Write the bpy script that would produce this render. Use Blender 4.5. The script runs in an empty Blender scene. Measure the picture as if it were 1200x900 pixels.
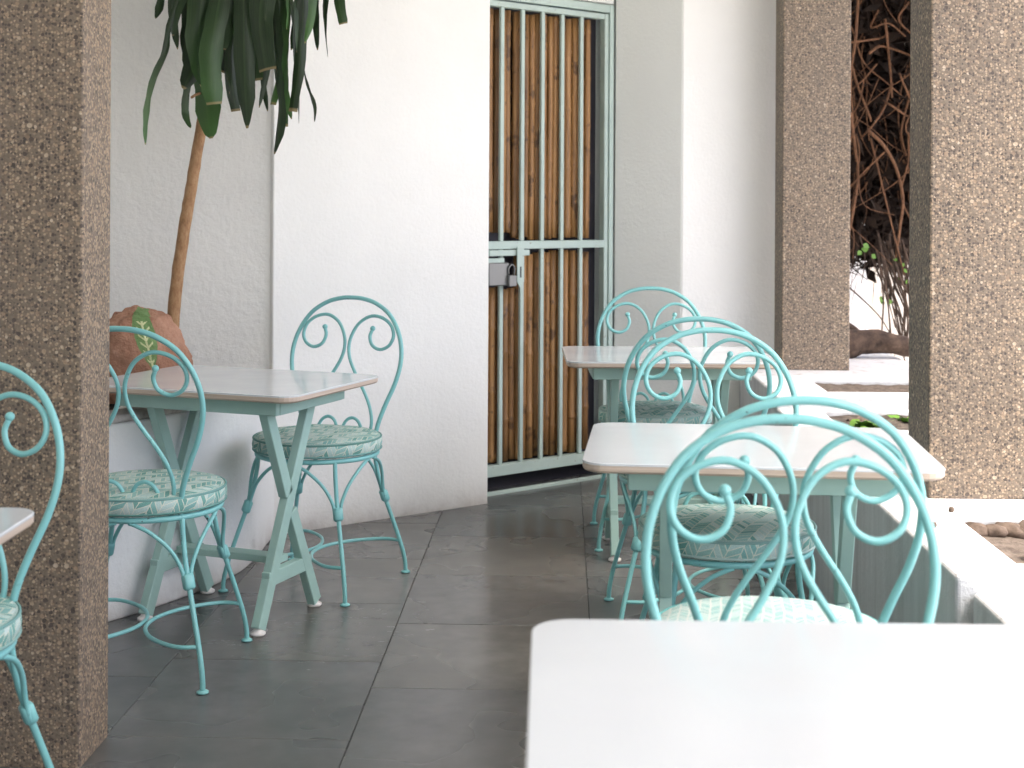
import bpy, bmesh, math, random
from mathutils import Vector, Matrix, Quaternion, noise as mnoise
R = math.radians
random.seed(7)
scn = bpy.context.scene
col = scn.collection

# ---------------------------------------------------------------- camera
cam_d = bpy.data.cameras.new('camera'); cam = bpy.data.objects.new('camera', cam_d)
col.objects.link(cam)
cam.location = (0, 0, 1.30); cam.rotation_euler = (R(90), R(-.3), 0)
cam_d.sensor_width = 36; cam_d.lens = 50
cam_d.shift_y = -205 / 1200
cam_d.clip_start = 0.05; cam_d.clip_end = 600
cam_d.dof.use_dof = True; cam_d.dof.focus_distance = 4.25; cam_d.dof.aperture_fstop = 5.0
scn.camera = cam

# ---------------------------------------------------------------- light
SUN_EL, SUN_AZ = 64.0, 62.0            # azimuth: degrees from behind the camera (-Y) towards the open side (+X)
sdir = Vector((math.cos(R(SUN_EL)) * math.sin(R(SUN_AZ)), -math.cos(R(SUN_EL)) * math.cos(R(SUN_AZ)), math.sin(R(SUN_EL))))
w = bpy.data.worlds.new('World'); scn.world = w; w.use_nodes = True
nt = w.node_tree
bg = nt.nodes['Background']; sky = nt.nodes.new('ShaderNodeTexSky')
sky.sky_type = 'NISHITA'; sky.sun_disc = False
sky.sun_elevation = R(SUN_EL); sky.sun_rotation = math.atan2(sdir.x, sdir.y)
sky.dust_density = 5.2; sky.air_density = 0.5; sky.ozone_density = 0.3
nt.links.new(sky.outputs[0], bg.inputs[0]); bg.inputs[1].default_value = 0.15
sl = bpy.data.lights.new('sun', 'SUN'); sl.energy = 0.55; sl.angle = R(30); sl.color = (1, .97, .91)
so = bpy.data.objects.new('sun', sl); col.objects.link(so)
so.rotation_euler = (-sdir).to_track_quat('-Z', 'Y').to_euler()
so.location = sdir * 30
vs = scn.view_settings
vs.view_transform = 'Standard'; vs.look = 'None'; vs.gamma = 1; vs.use_curve_mapping = False
vs.exposure = 2.47

# ---------------------------------------------------------------- materials
def new_mat(name, rough=.6, color=(.5, .5, .5), metallic=0, spec=.5):
    m = bpy.data.materials.new(name); m.use_nodes = True
    b = m.node_tree.nodes['Principled BSDF']
    b.inputs['Base Color'].default_value = (*color, 1); b.inputs['Roughness'].default_value = rough
    b.inputs['Metallic'].default_value = metallic; b.inputs['Specular IOR Level'].default_value = spec
    return m, m.node_tree, b
def N(t, kind, **kw):
    n = t.nodes.new('ShaderNode' + kind)
    for k, v in kw.items():
        if k in n.inputs.keys(): n.inputs[k].default_value = v
        else: setattr(n, k, v)
    return n
def ramp(t, fac, stops, interp='LINEAR'):
    r = t.nodes.new('ShaderNodeValToRGB'); r.color_ramp.interpolation = interp
    e = r.color_ramp.elements
    while len(e) < len(stops): e.new(.5)
    for i, (p, c) in enumerate(stops):
        e[i].position = p; e[i].color = (*c, 1) if len(c) == 3 else c
    t.links.new(fac, r.inputs[0]); return r.outputs[0]
def mth(t, op, a, b=None, c=None):
    n = t.nodes.new('ShaderNodeMath'); n.operation = op
    for i, v in enumerate((a, b, c)):
        if v is None: continue
        if isinstance(v, (int, float)): n.inputs[i].default_value = v
        else: t.links.new(v, n.inputs[i])
    return n.outputs[0]
def mix(t, fac, a, b, blend='MIX'):
    n = t.nodes.new('ShaderNodeMix'); n.data_type = 'RGBA'; n.blend_type = blend
    for i, v in ((0, fac), (6, a), (7, b)):
        if isinstance(v, (int, float)): n.inputs[i].default_value = v
        elif isinstance(v, tuple): n.inputs[i].default_value = (*v, 1)
        else: t.links.new(v, n.inputs[i])
    return n.outputs[2]
def bump(t, b, h, strength=.3, dist=.01):
    n = N(t, 'Bump', Strength=strength, Distance=dist); t.links.new(h, n.inputs['Height'])
    t.links.new(n.outputs[0], b.inputs['Normal'])
def objco(t): return N(t, 'TexCoord').outputs['Object']
def noise(t, co, scale, detail=4, rough=.6, dist=0):
    n = N(t, 'TexNoise', Scale=scale, Detail=detail, Roughness=rough, Distortion=dist)
    t.links.new(co, n.inputs['Vector']); return n.outputs['Fac']
def mapped(t, co, scale=(1, 1, 1), rot=(0, 0, 0)):
    n = N(t, 'Mapping'); n.inputs['Scale'].default_value = scale; n.inputs['Rotation'].default_value = rot
    t.links.new(co, n.inputs['Vector']); return n.outputs[0]
M = {}

def stucco(name, base, dirt, bscale, bstr, dirt_h=.25):
    m, t, b = new_mat(name, .75)
    co = objco(t)
    n1 = noise(t, co, 1.6, 5, .6); n2 = noise(t, co, 9, 5, .65)
    c = ramp(t, n1, [(.3, tuple(x * .93 for x in base)), (.7, base)])
    # scuffed dirt line close to the floor
    g = N(t, 'NewGeometry').outputs['Position']
    sep = N(t, 'SeparateXYZ'); t.links.new(g, sep.inputs[0])
    f = mth(t, 'SUBTRACT', 1.0, mth(t, 'DIVIDE', sep.outputs[2], dirt_h))
    f = mth(t, 'MULTIPLY', mth(t, 'MAXIMUM', f, 0), 1.0)
    f = mth(t, 'MULTIPLY', mth(t, 'POWER', f, 4.0), mth(t, 'MULTIPLY', n2, 1.5))
    spots = ramp(t, noise(t, co, 38, 2, .5), [(.70, (0, 0, 0)), (.78, (1, 1, 1))])
    c = mix(t, mth(t, 'MINIMUM', f, .8), c, dirt)
    c = mix(t, mth(t, 'MULTIPLY', spots, .10), c, dirt)
    t.links.new(c, b.inputs['Base Color'])
    h = mth(t, 'ADD', noise(t, co, bscale, 6, .65), mth(t, 'MULTIPLY', noise(t, co, bscale * .18, 3), .8))
    bump(t, b, h, bstr, .012)
    M[name] = m
stucco('wall_white', (.85, .86, .82), (.42, .39, .35), 55, .22)
stucco('wall_rough', (.86, .865, .82), (.42, .39, .35), 36, .5)
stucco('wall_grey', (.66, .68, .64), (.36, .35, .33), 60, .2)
stucco('ledge_white', (.83, .85, .83), (.45, .42, .38), 30, .35)
stucco('ceiling_white', (.84, .85, .81), (.6, .6, .6), 40, .1)

def planter_mat():
    m, t, b = new_mat('planter_paint', .7)
    co = objco(t)
    st = noise(t, mapped(t, co, (14, 14, 1.1)), 1.0, 6, .65)
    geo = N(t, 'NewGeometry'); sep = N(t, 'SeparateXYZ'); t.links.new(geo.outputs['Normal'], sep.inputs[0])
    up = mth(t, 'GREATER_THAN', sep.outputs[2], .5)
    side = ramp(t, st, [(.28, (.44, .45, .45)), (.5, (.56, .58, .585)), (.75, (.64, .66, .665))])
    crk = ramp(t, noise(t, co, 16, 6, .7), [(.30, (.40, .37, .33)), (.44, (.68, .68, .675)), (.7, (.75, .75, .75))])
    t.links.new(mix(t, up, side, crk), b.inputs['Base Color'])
    bump(t, b, mth(t, 'ADD', noise(t, co, 34, 6, .7), st), .4, .012)
    M['planter'] = m
planter_mat()

def pebble():
    m, t, b = new_mat('pebbledash', .6)
    co = objco(t)
    d = N(t, 'TexNoise', Scale=60., Detail=2.); t.links.new(co, d.inputs['Vector'])
    wco = mix(t, .004, co, d.outputs['Color'], 'ADD')
    def layer(sc, stops, thr):
        v = N(t, 'TexVoronoi', Scale=sc, Randomness=1.0); t.links.new(wco, v.inputs['Vector'])
        sep = N(t, 'SeparateColor'); t.links.new(v.outputs['Color'], sep.inputs[0])
        c = ramp(t, sep.outputs[0], stops)
        rad = mth(t, 'ADD', mth(t, 'MULTIPLY', sep.outputs[1], .22), thr)
        mk = mth(t, 'LESS_THAN', v.outputs['Distance'], rad)
        return c, mk, v.outputs['Distance']
    base = ramp(t, noise(t, co, 150, 3, .6), [(.3, (.13, .103, .082)), (.7, (.22, .178, .142))])
    c1, m1, d1 = layer(135., [(0, (.055, .047, .042)), (.28, (.10, .078, .062)), (.48, (.255, .195, .145)), (.75, (.35, .27, .195)), (1, (.45, .35, .26))], .34)
    c2, m2, d2 = layer(76., [(0, (.05, .042, .038)), (.36, (.085, .067, .055)), (.5, (.29, .21, .15)), (.85, (.38, .29, .21)), (1, (.50, .42, .34))], .24)
    c = mix(t, m1, base, c1); c = mix(t, m2, c, c2)
    c = mix(t, 1.0, c, (1.0, .985, .89), 'MULTIPLY')
    stain = noise(t, mapped(t, co, (4, 4, 1.2)), 1, 4)
    c = mix(t, mth(t, 'MULTIPLY', ramp(t, stain, [(.35, (0, 0, 0)), (.75, (1, 1, 1))]), .25), c, (.19, .16, .135))
    t.links.new(c, b.inputs['Base Color'])
    bump(t, b, mth(t, 'ADD', d1, d2), .3, .003)
    M['pebble'] = m
pebble()

def slate():
    m, t, b = new_mat('slate', .3, spec=.5)
    co = objco(t)
    oi = N(t, 'ObjectInfo')
    off = N(t, 'CombineXYZ'); t.links.new(mth(t, 'MULTIPLY', oi.outputs['Random'], 37.0), off.inputs[0])
    va = N(t, 'VectorMath', operation='ADD'); t.links.new(co, va.inputs[0]); t.links.new(off.outputs[0], va.inputs[1]); co = va.outputs[0]
    n1 = noise(t, co, 3.2, 6, .62, .6); n2 = noise(t, co, 22, 6, .7)
    c = ramp(t, n1, [(.28, (.078, .080, .079)), (.5, (.102, .104, .101)), (.75, (.135, .135, .128))])
    c = mix(t, .30, c, ramp(t, noise(t, co, 12, 4, .55), [(.3, (.085, .086, .083)), (.7, (.19, .19, .18))]))
    tint = ramp(t, oi.outputs['Random'], [(0, (.80, .84, .84)), (.5, (1, 1, 1)), (1, (1.14, 1.10, 1.02))])
    c = mix(t, 1.0, c, tint, 'MULTIPLY')
    # flaked patches: darker pits with crisp edges
    pit = noise(t, mapped(t, co, (7, 16, 7)), 2.0, 8, .72)
    # one worn, flaking patch by the plant-side table
    gp = N(t, 'NewGeometry').outputs['Position']
    dv = N(t, 'VectorMath', operation='DISTANCE'); t.links.new(gp, dv.inputs[0]); dv.inputs[1].default_value = (-.60, 4.42, 0)
    wob = mth(t, 'ADD', dv.outputs['Value'], mth(t, 'MULTIPLY', noise(t, co, 5, 3), .3))
    patch = ramp(t, wob, [(.34, (1, 1, 1)), (.56, (0, 0, 0))])
    pm = mth(t, 'MULTIPLY', ramp(t, pit, [(.58, (0, 0, 0)), (.66, (1, 1, 1))]), patch)
    c = mix(t, mth(t, 'MULTIPLY', pm, .55), c, (.045, .044, .042))
    t.links.new(c, b.inputs['Base Color'])
    r = ramp(t, noise(t, co, 2.2, 2, .5), [(.3, (.20, .20, .20)), (.7, (.33, .33, .33))])
    r = mix(t, pm, r, (.45, .45, .45))
    t.links.new(r, b.inputs['Roughness'])
    h = mth(t, 'ADD', mth(t, 'MULTIPLY', n1, .6), mth(t, 'MULTIPLY', n2, .22))
    h = mth(t, 'SUBTRACT', h, mth(t, 'MULTIPLY', pm, .3))
    bump(t, b, h, .16, .006)
    M['slate'] = m
slate()
M['grout'] = new_mat('grout', .9, (.06, .06, .056))[0]

def painted(name, base, chip, rough, chips=.70):
    m, t, b = new_mat(name, rough)
    co = objco(t)
    n1 = noise(t, co, 5, 4); n2 = noise(t, co, 46, 5, .7)
    c = ramp(t, n1, [(.3, tuple(x * .86 for x in base)), (.7, base)])
    ch = mth(t, 'MULTIPLY', ramp(t, n2, [(chips, (0, 0, 0)), (chips + .03, (1, 1, 1))]), ramp(t, n1, [(.48, (0, 0, 0)), (.6, (1, 1, 1))]))
    t.links.new(mix(t, ch, c, chip), b.inputs['Base Color'])
    t.links.new(ramp(t, n2, [(.3, (rough * .85,) * 3), (.7, (min(1, rough * 1.25),) * 3)]), b.inputs['Roughness'])
    bump(t, b, n2, .12, .002)
    M[name] = m
painted('chair_paint', (.235, .57, .56), (.05, .06, .05), .34, .645)
painted('table_paint', (.35, .54, .48), (.10, .11, .09), .45, .69)
painted('gate_paint', (.44, .55, .50), (.20, .17, .13), .5, .64)
M['foot_white'] = new_mat('foot_white', .5, (.72, .70, .66))[0]

def laminate():
    m, t, b = new_mat('laminate', .14, (.80, .80, .82), spec=.5)
    co = objco(t)
    n = noise(t, co, 4, 5, .6)
    t.links.new(ramp(t, n, [(.3, (.11, .11, .11)), (.7, (.19, .19, .19))]), b.inputs['Roughness'])
    t.links.new(ramp(t, noise(t, co, 2.5, 4), [(.3, (.595, .63, .64)), (.7, (.63, .665, .675))]), b.inputs['Base Color'])
    M['laminate'] = m
    m, t, b = new_mat('edge_band', .55)
    c = noise(t, mapped(t, objco(t), (3, 3, 300)), 1, 3)
    t.links.new(ramp(t, c, [(.3, (.40, .32, .25)), (.7, (.56, .47, .38))]), b.inputs['Base Color'])
    M['edge_band'] = m
laminate()

def fabric(name, w, k, line_w, rot, cols, cream):
    m, t, b = new_mat(name, .85, spec=.25)
    uv = N(t, 'TexCoord').outputs['UV']
    oi = N(t, 'ObjectInfo')
    uv = mapped(t, uv, (1, 1, 1), (0, 0, rot))
    nz = N(t, 'TexNoise', Scale=7.); t.links.new(uv, nz.inputs['Vector'])
    uv = mix(t, .014, uv, nz.outputs['Color'], 'ADD')
    s = N(t, 'SeparateXYZ'); t.links.new(uv, s.inputs[0])
    u = mth(t, 'DIVIDE', s.outputs[0], w)
    tri = mth(t, 'PINGPONG', u, 1.0)
    v = mth(t, 'MULTIPLY', mth(t, 'ADD', mth(t, 'DIVIDE', s.outputs[1], w), tri), k)
    cell = N(t, 'CombineXYZ'); t.links.new(mth(t, 'FLOOR', u), cell.inputs[0]); t.links.new(mth(t, 'FLOOR', v), cell.inputs[1])
    t.links.new(mth(t, 'MULTIPLY', oi.outputs['Random'], 9.0), cell.inputs[2])
    wn = N(t, 'TexWhiteNoise'); t.links.new(cell.outputs[0], wn.inputs[0])
    c = ramp(t, wn.outputs['Value'], cols, 'CONSTANT')
    lv = mth(t, 'LESS_THAN', mth(t, 'FRACT', v), line_w)
    lu = mth(t, 'LESS_THAN', mth(t, 'FRACT', u), line_w * .45)
    c = mix(t, mth(t, 'MAXIMUM', lv, lu), c, cream)
    weave = N(t, 'TexNoise', Scale=420., Detail=2.); t.links.new(uv, weave.inputs['Vector'])
    c = mix(t, .25, c, ramp(t, weave.outputs['Fac'], [(.3, (.25, .25, .25)), (.7, (.9, .9, .9))]), 'OVERLAY')
    t.links.new(c, b.inputs['Base Color'])
    fold = N(t, 'TexNoise', Scale=9., Detail=3.); t.links.new(uv, fold.inputs['Vector'])
    bump(t, b, mth(t, 'ADD', fold.outputs['Fac'], mth(t, 'MULTIPLY', weave.outputs['Fac'], .06)), .35, .02)
    M[name] = m
teal_cols = [(0, (.15, .33, .29)), (.2, (.27, .45, .41)), (.45, (.40, .55, .51)), (.65, (.20, .40, .37)), (.82, (.46, .58, .54))]
fabric('fabric_brick', .030, 1.5, .15, .5, teal_cols, (.60, .63, .52))
fabric('fabric_herringbone', .020, 2.2, .42, .2, [(0, (.12, .40, .38)), (.25, (.30, .52, .48)), (.5, (.36, .53, .49)), (.7, (.14, .38, .36)), (.85, (.44, .57, .53))], (.56, .60, .54))
M['fabric_dark'] = new_mat('fabric_dark', .9, (.06, .09, .075))[0]

def bamboo():
    m, t, b = new_mat('bamboo', .5)
    co = objco(t); oi = N(t, 'ObjectInfo')
    off = N(t, 'CombineXYZ'); t.links.new(mth(t, 'MULTIPLY', oi.outputs['Random'], 23.0), off.inputs[2]); 
    va = N(t, 'VectorMath', operation='ADD'); t.links.new(co, va.inputs[0]); t.links.new(off.outputs[0], va.inputs[1])
    n = noise(t, mapped(t, va.outputs[0], (60, 60, 3.0)), 1, 5, .65)
    c = ramp(t, n, [(.25, (.10, .05, .018)), (.5, (.25, .135, .05)), (.75, (.38, .22, .09))])
    c = mix(t, 1.0, c, ramp(t, oi.outputs['Random'], [(0, (.55, .52, .5)), (.5, (.95, .9, .85)), (1, (1.25, 1.2, 1.1))]), 'MULTIPLY')
    bl = ramp(t, noise(t, va.outputs[0], 11, 3, .6), [(.58, (0, 0, 0)), (.66, (1, 1, 1))])
    c = mix(t, mth(t, 'MULTIPLY', bl, .7), c, (.05, .025, .012))
    t.links.new(c, b.inputs['Base Color']); bump(t, b, n, .3, .003)
    M['bamboo'] = m
bamboo()
M['dark_gap'] = new_mat('dark_gap', .7, (.035, .033, .042))[0]  # near-black standing for the unlit gaps and slot of the gate
M['steel'] = new_mat('steel', .45, (.20, .205, .20), .7)[0]
M['brass'] = new_mat('brass', .35, (.45, .36, .26), .8)[0]

def simple_noise(name, stops, scale, rough, bstr=.3, stretch=(1, 1, 1), dist=.01, spec=.4):
    m, t, b = new_mat(name, rough, spec=spec)
    n = noise(t, mapped(t, objco(t), stretch), scale, 6, .65)
    t.links.new(ramp(t, n, stops), b.inputs['Base Color']); bump(t, b, n, bstr, dist); M[name] = m
simple_noise('soil', [(.3, (.03, .022, .017)), (.5, (.075, .06, .046)), (.7, (.16, .13, .10))], 26, .95, .9, dist=.02)
simple_noise('dry_soil', [(.3, (.075, .058, .045)), (.5, (.14, .11, .085)), (.7, (.21, .17, .135))], 30, .95, .9, dist=.02)
simple_noise('stem_bark', [(.3, (.05, .024, .012)), (.5, (.15, .07, .032)), (.75, (.27, .135, .065))], 14, .8, .5, (8, 8, 1))
simple_noise('trunk_bark', [(.3, (.22, .115, .05)), (.5, (.36, .205, .10)), (.75, (.47, .30, .16))], 9, .7, .6, (6, 6, 3))
simple_noise('dead_leaf', [(.3, (.010, .006, .004)), (.7, (.045, .026, .015))], 6, .95)
simple_noise('log_bark', [(.3, (.03, .02, .014)), (.6, (.10, .065, .045)), (.8, (.2, .14, .1))], 20, .9, .8)
simple_noise('ground_mat', [(.3, (.44, .43, .41)), (.7, (.58, .57, .55))], 3, .9)
simple_noise('weed', [(.3, (.07, .17, .02)), (.7, (.17, .32, .05))], 20, .5)
simple_noise('stone_rim', [(.3, (.07, .05, .036)), (.7, (.19, .14, .105))], 18, .9, .8)
simple_noise('garden_white', [(.3, (.72, .71, .70)), (.7, (.82, .81, .80))], 4, .8)
simple_noise('garden_cream', [(.3, (.60, .55, .49)), (.7, (.70, .65, .58))], 4, .8)
simple_noise('ledge_rim', [(.3, (.22, .19, .165)), (.5, (.40, .37, .34)), (.7, (.56, .54, .52))], 12, .85, .5)

def leaf_mat():
    m, t, b = new_mat('leaf', .36, spec=.45)
    uv = N(t, 'TexCoord').outputs['UV']; s = N(t, 'SeparateXYZ'); t.links.new(uv, s.inputs[0])
    oi = N(t, 'ObjectInfo')
    st = noise(t, mapped(t, uv, (24, 1.2, 1)), 1, 3)
    c = ramp(t, st, [(.3, (.010, .024, .011)), (.7, (.032, .060, .022))])
    mid = mth(t, 'LESS_THAN', mth(t, 'ABSOLUTE', mth(t, 'SUBTRACT', s.outputs[0], .5)), .05)
    c = mix(t, mth(t, 'MULTIPLY', mid, .35), c, (.05, .09, .035))
    tip = ramp(t, s.outputs[1], [(.5, (0, 0, 0)), (.9, (1, 1, 1))])
    sel = ramp(t, oi.outputs['Random'], [(.3, (0, 0, 0)), (.8, (1, 1, 1))])
    c = mix(t, mth(t, 'MULTIPLY', mth(t, 'MULTIPLY', tip, sel), .85), c, (.08, .19, .05))
    ed = ramp(t, s.outputs[1], [(.978, (0, 0, 0)), (.985, (1, 1, 1))])
    c = mix(t, mth(t, 'MULTIPLY', ed, .7), c, (.35, .27, .13))
    t.links.new(c, b.inputs['Base Color'])
    b.inputs['Transmission Weight'].default_value = 0
    bump(t, b, st, .2, .003)
    # thin leaf: some light passes through
    tr = N(t, 'BsdfTranslucent'); t.links.new(c, tr.inputs[0])
    ms = N(t, 'MixShader'); ms.inputs[0].default_value = .22
    out = t.nodes['Material Output']
    t.links.new(b.outputs[0], ms.inputs[1]); t.links.new(tr.outputs[0], ms.inputs[2]); t.links.new(ms.outputs[0], out.inputs[0])
    M['leaf'] = m
leaf_mat()

def rock_mat():
    m, t, b = new_mat('rock', .85)
    co = objco(t)
    n = noise(t, co, 9, 8, .7); n2 = noise(t, co, 38, 5, .7)
    c = ramp(t, n, [(.25, (.17, .08, .05)), (.45, (.36, .185, .115)), (.62, (.47, .265, .175)), (.8, (.58, .41, .31))])
    pale = ramp(t, n2, [(.62, (0, 0, 0)), (.72, (1, 1, 1))])
    c = mix(t, mth(t, 'MULTIPLY', pale, .35), c, (.58, .44, .36))
    # a leaf painted on the face: green blade, pale veins
    s = N(t, 'SeparateXYZ'); t.links.new(co, s.inputs[0])
    geo = N(t, 'NewGeometry')
    zz = mth(t, 'SUBTRACT', s.outputs[2], .275); xx = mth(t, 'ADD', mth(t, 'SUBTRACT', s.outputs[0], .015), mth(t, 'MULTIPLY', zz, .28))
    wob = mth(t, 'MULTIPLY', mth(t, 'SUBTRACT', n2, .5), .012)
    zn = mth(t, 'DIVIDE', zz, .125)
    half = mth(t, 'MULTIPLY', mth(t, 'SUBTRACT', 1.0, mth(t, 'MULTIPLY', zn, zn)), .036)
    ins = mth(t, 'LESS_THAN', mth(t, 'ABSOLUTE', mth(t, 'ADD', xx, wob)), half)
    front = mth(t, 'LESS_THAN', s.outputs[1], 0.02)
    ins = mth(t, 'MULTIPLY', ins, front)
    c = mix(t, mth(t, 'MULTIPLY', ins, .85), c, (.13, .30, .10))
    ax = mth(t, 'ABSOLUTE', xx)
    vv = mth(t, 'FRACT', mth(t, 'DIVIDE', mth(t, 'SUBTRACT', zz, mth(t, 'MULTIPLY', ax, .9)), .026))
    vein = mth(t, 'LESS_THAN', vv, .3); midr = mth(t, 'LESS_THAN', ax, .0035)
    vein = mth(t, 'MULTIPLY', mth(t, 'MAXIMUM', vein, midr), mth(t, 'LESS_THAN', ax, mth(t, 'MULTIPLY', half, .62)))
    vein = mth(t, 'MULTIPLY', vein, mth(t, 'LESS_THAN', zn, .35))
    vein = mth(t, 'MULTIPLY', vein, mth(t, 'MULTIPLY', ins, ramp(t, n2, [(.36, (0, 0, 0)), (.44, (1, 1, 1))])))
    c = mix(t, mth(t, 'MULTIPLY', vein, .9), c, (.66, .68, .38))
    t.links.new(c, b.inputs['Base Color'])
    bump(t, b, mth(t, 'ADD', n, mth(t, 'MULTIPLY', n2, .5)), .9, .02)
    M['rock'] = m
rock_mat()

# ---------------------------------------------------------------- geometry helpers
def tag(o, label=None, cat=None, group=None, kind=None):
    if label: o['label'] = label
    if cat: o['category'] = cat
    if group: o['group'] = group
    if kind: o['kind'] = kind
    return o
def mesh(name, verts, faces, smooth=False, uvs=None):
    me = bpy.data.meshes.new(name); me.from_pydata([tuple(v) for v in verts], [], faces)
    if smooth:
        me.polygons.foreach_set('use_smooth', [True] * len(me.polygons))
    if uvs:
        l = me.uv_layers.new(name='UVMap')
        for p in me.polygons:
            for li, vi in zip(p.loop_indices, p.vertices): l.data[li].uv = uvs[vi]
    me.update(); return me
def obj(name, me, mat=None, parent=None, loc=(0, 0, 0), rz=0):
    o = bpy.data.objects.new(name, me); col.objects.link(o)
    if mat and me and not me.materials: me.materials.append(M[mat])
    o.parent = parent; o.location = loc; o.rotation_euler = (0, 0, rz); return o
def empty(name, loc=(0, 0, 0), rz=0):
    o = bpy.data.objects.new(name, None); col.objects.link(o); o.empty_display_size = .1
    o.location = loc; o.rotation_euler = (0, 0, rz); return o
def copy_tree(o, parent=None):
    c = o.copy(); col.objects.link(c); c.parent = parent
    for ch in list(o.children): copy_tree(ch, c)
    return c
class MB:
    def __init__(s): s.v = []; s.f = []; s.uv = []
    def add(s, v, f):
        k = len(s.v); s.v += [Vector(x) for x in v]; s.f += [tuple(i + k for i in q) for q in f]
    def box(s, x0, x1, y0, y1, z0, z1, b=0.0):
        if b <= 0:
            s.add([(x, y, z) for z in (z0, z1) for x, y in ((x0, y0), (x1, y0), (x1, y1), (x0, y1))],
                  [(3, 2, 1, 0), (4, 5, 6, 7), (0, 1, 5, 4), (1, 2, 6, 5), (2, 3, 7, 6), (3, 0, 4, 7)])
        else:
            bm = bmesh.new(); bmesh.ops.create_cube(bm, size=1)
            for v in bm.verts: v.co = ((x0 + x1) / 2 + v.co.x * (x1 - x0), (y0 + y1) / 2 + v.co.y * (y1 - y0), (z0 + z1) / 2 + v.co.z * (z1 - z0))
            bmesh.ops.bevel(bm, geom=bm.edges[:], offset=b, segments=1, affect='EDGES')
            bm.verts.index_update(); s.add([v.co.copy() for v in bm.verts], [tuple(v.index for v in f.verts) for f in bm.faces]); bm.free()
    def bar(s, a, c, w, h, up=(0, 0, 1), b=.002):
        a = Vector(a); c = Vector(c); d = (c - a); L = d.length; d.normalize()
        upv = Vector(up); sx = d.cross(upv).normalized(); uz = sx.cross(d).normalized()
        t = MB(); t.box(-w / 2, w / 2, 0, L, -h / 2, h / 2, b)
        s.add([a + sx * v.x + d * v.y + uz * v.z for v in t.v], t.f)
    def tube(s, pts, r, n=8, sub=5, closed=False, rend=None):
        P = [Vector(p) for p in pts]; m = len(P); Q = []; T = []
        segs = m if closed else m - 1
        for i in range(segs):
            p1, p2 = P[i], P[(i + 1) % m]
            p0 = P[i - 1] if (i > 0 or closed) else p1 * 2 - p2
            p3 = P[(i + 2) % m] if (i + 2 < m or closed) else p2 * 2 - p1
            for j in range(sub):
                t = j / sub
                Q.append(.5 * ((2 * p1) + (p2 - p0) * t + (2 * p0 - 5 * p1 + 4 * p2 - p3) * t * t + (3 * p1 - p0 - 3 * p2 + p3) * t ** 3)); T.append((i + t) / segs)
        if not closed: Q.append(P[-1].copy()); T.append(1.0)
        K = len(Q); vs = []; nrm = None
        for i in range(K):
            if closed: d = Q[(i + 1) % K] - Q[i - 1]
            else: d = Q[min(i + 1, K - 1)] - Q[max(i - 1, 0)]
            d.normalize()
            if nrm is None:
                nrm = d.orthogonal().normalized()
            else:
                nrm = (nrm - d * nrm.dot(d))
                nrm = nrm.normalized() if nrm.length > 1e-6 else d.orthogonal().normalized()
            bn = d.cross(nrm)
            rr = r if rend is None else r + (rend - r) * T[i]
            for k in range(n):
                a = 2 * math.pi * k / n; vs.append(Q[i] + (nrm * math.cos(a) + bn * math.sin(a)) * rr)
        fs = []
        for i in range(K if closed else K - 1):
            for k in range(n):
                a = i * n + k; b2 = i * n + (k + 1) % n; j = ((i + 1) % K) * n
                fs.append((a, b2, j + (k + 1) % n, j + k))
        if not closed: fs += [tuple(range(n - 1, -1, -1)), tuple((K - 1) * n + k for k in range(n))]
        s.add(vs, fs)
    def lathe(s, prof, n=16, c=(0, 0, 0)):
        vs = []; fs = []
        for r, z in prof:
            for k in range(n):
                a = 2 * math.pi * k / n; vs.append((c[0] + r * math.cos(a), c[1] + r * math.sin(a), c[2] + z))
        for i in range(len(prof) - 1):
            for k in range(n): fs.append((i * n + k, i * n + (k + 1) % n, (i + 1) * n + (k + 1) % n, (i + 1) * n + k))
        fs += [tuple(range(n - 1, -1, -1)), tuple((len(prof) - 1) * n + k for k in range(n))]
        s.add(vs, fs)
    def ball(s, c, r, n=8):
        s.lathe([(max(1e-4, r * math.sin(math.pi * i / 6)), -r * math.cos(math.pi * i / 6)) for i in range(7)], n, c)
    def build(s, name, mat, parent=None, smooth=False, loc=(0, 0, 0), rz=0):
        return obj(name, mesh(name, s.v, s.f, smooth), mat, parent, loc, rz)
def bev(o, wdt=.004, seg=2):
    md = o.modifiers.new('bevel', 'BEVEL'); md.width = wdt; md.segments = seg; md.limit_method = 'ANGLE'; md.angle_limit = R(40); return o
def wall_box(name, p0, p1, thick, z0, z1, mat, label, cut=.02):
    """upright wall whose camera-side face runs from p0 to p1 (seen left to right), thickness going back"""
    p0 = Vector(p0); p1 = Vector(p1); d = p1 - p0; L = d.length
    m = MB(); m.box(0, L, 0, thick, z0, z1)
    o = m.build(name, mat, None, False, (p0.x, p0.y, 0), math.atan2(d.y, d.x))
    bev(o, .006, 2); tag(o, label, 'wall'); return o

AX = math.atan(60 / 1667)              # the room's long axis leans this much to the right of the view axis
def room(X, Y): return (X * math.cos(AX) + Y * math.sin(AX), Y * math.cos(AX) - X * math.sin(AX))

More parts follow.
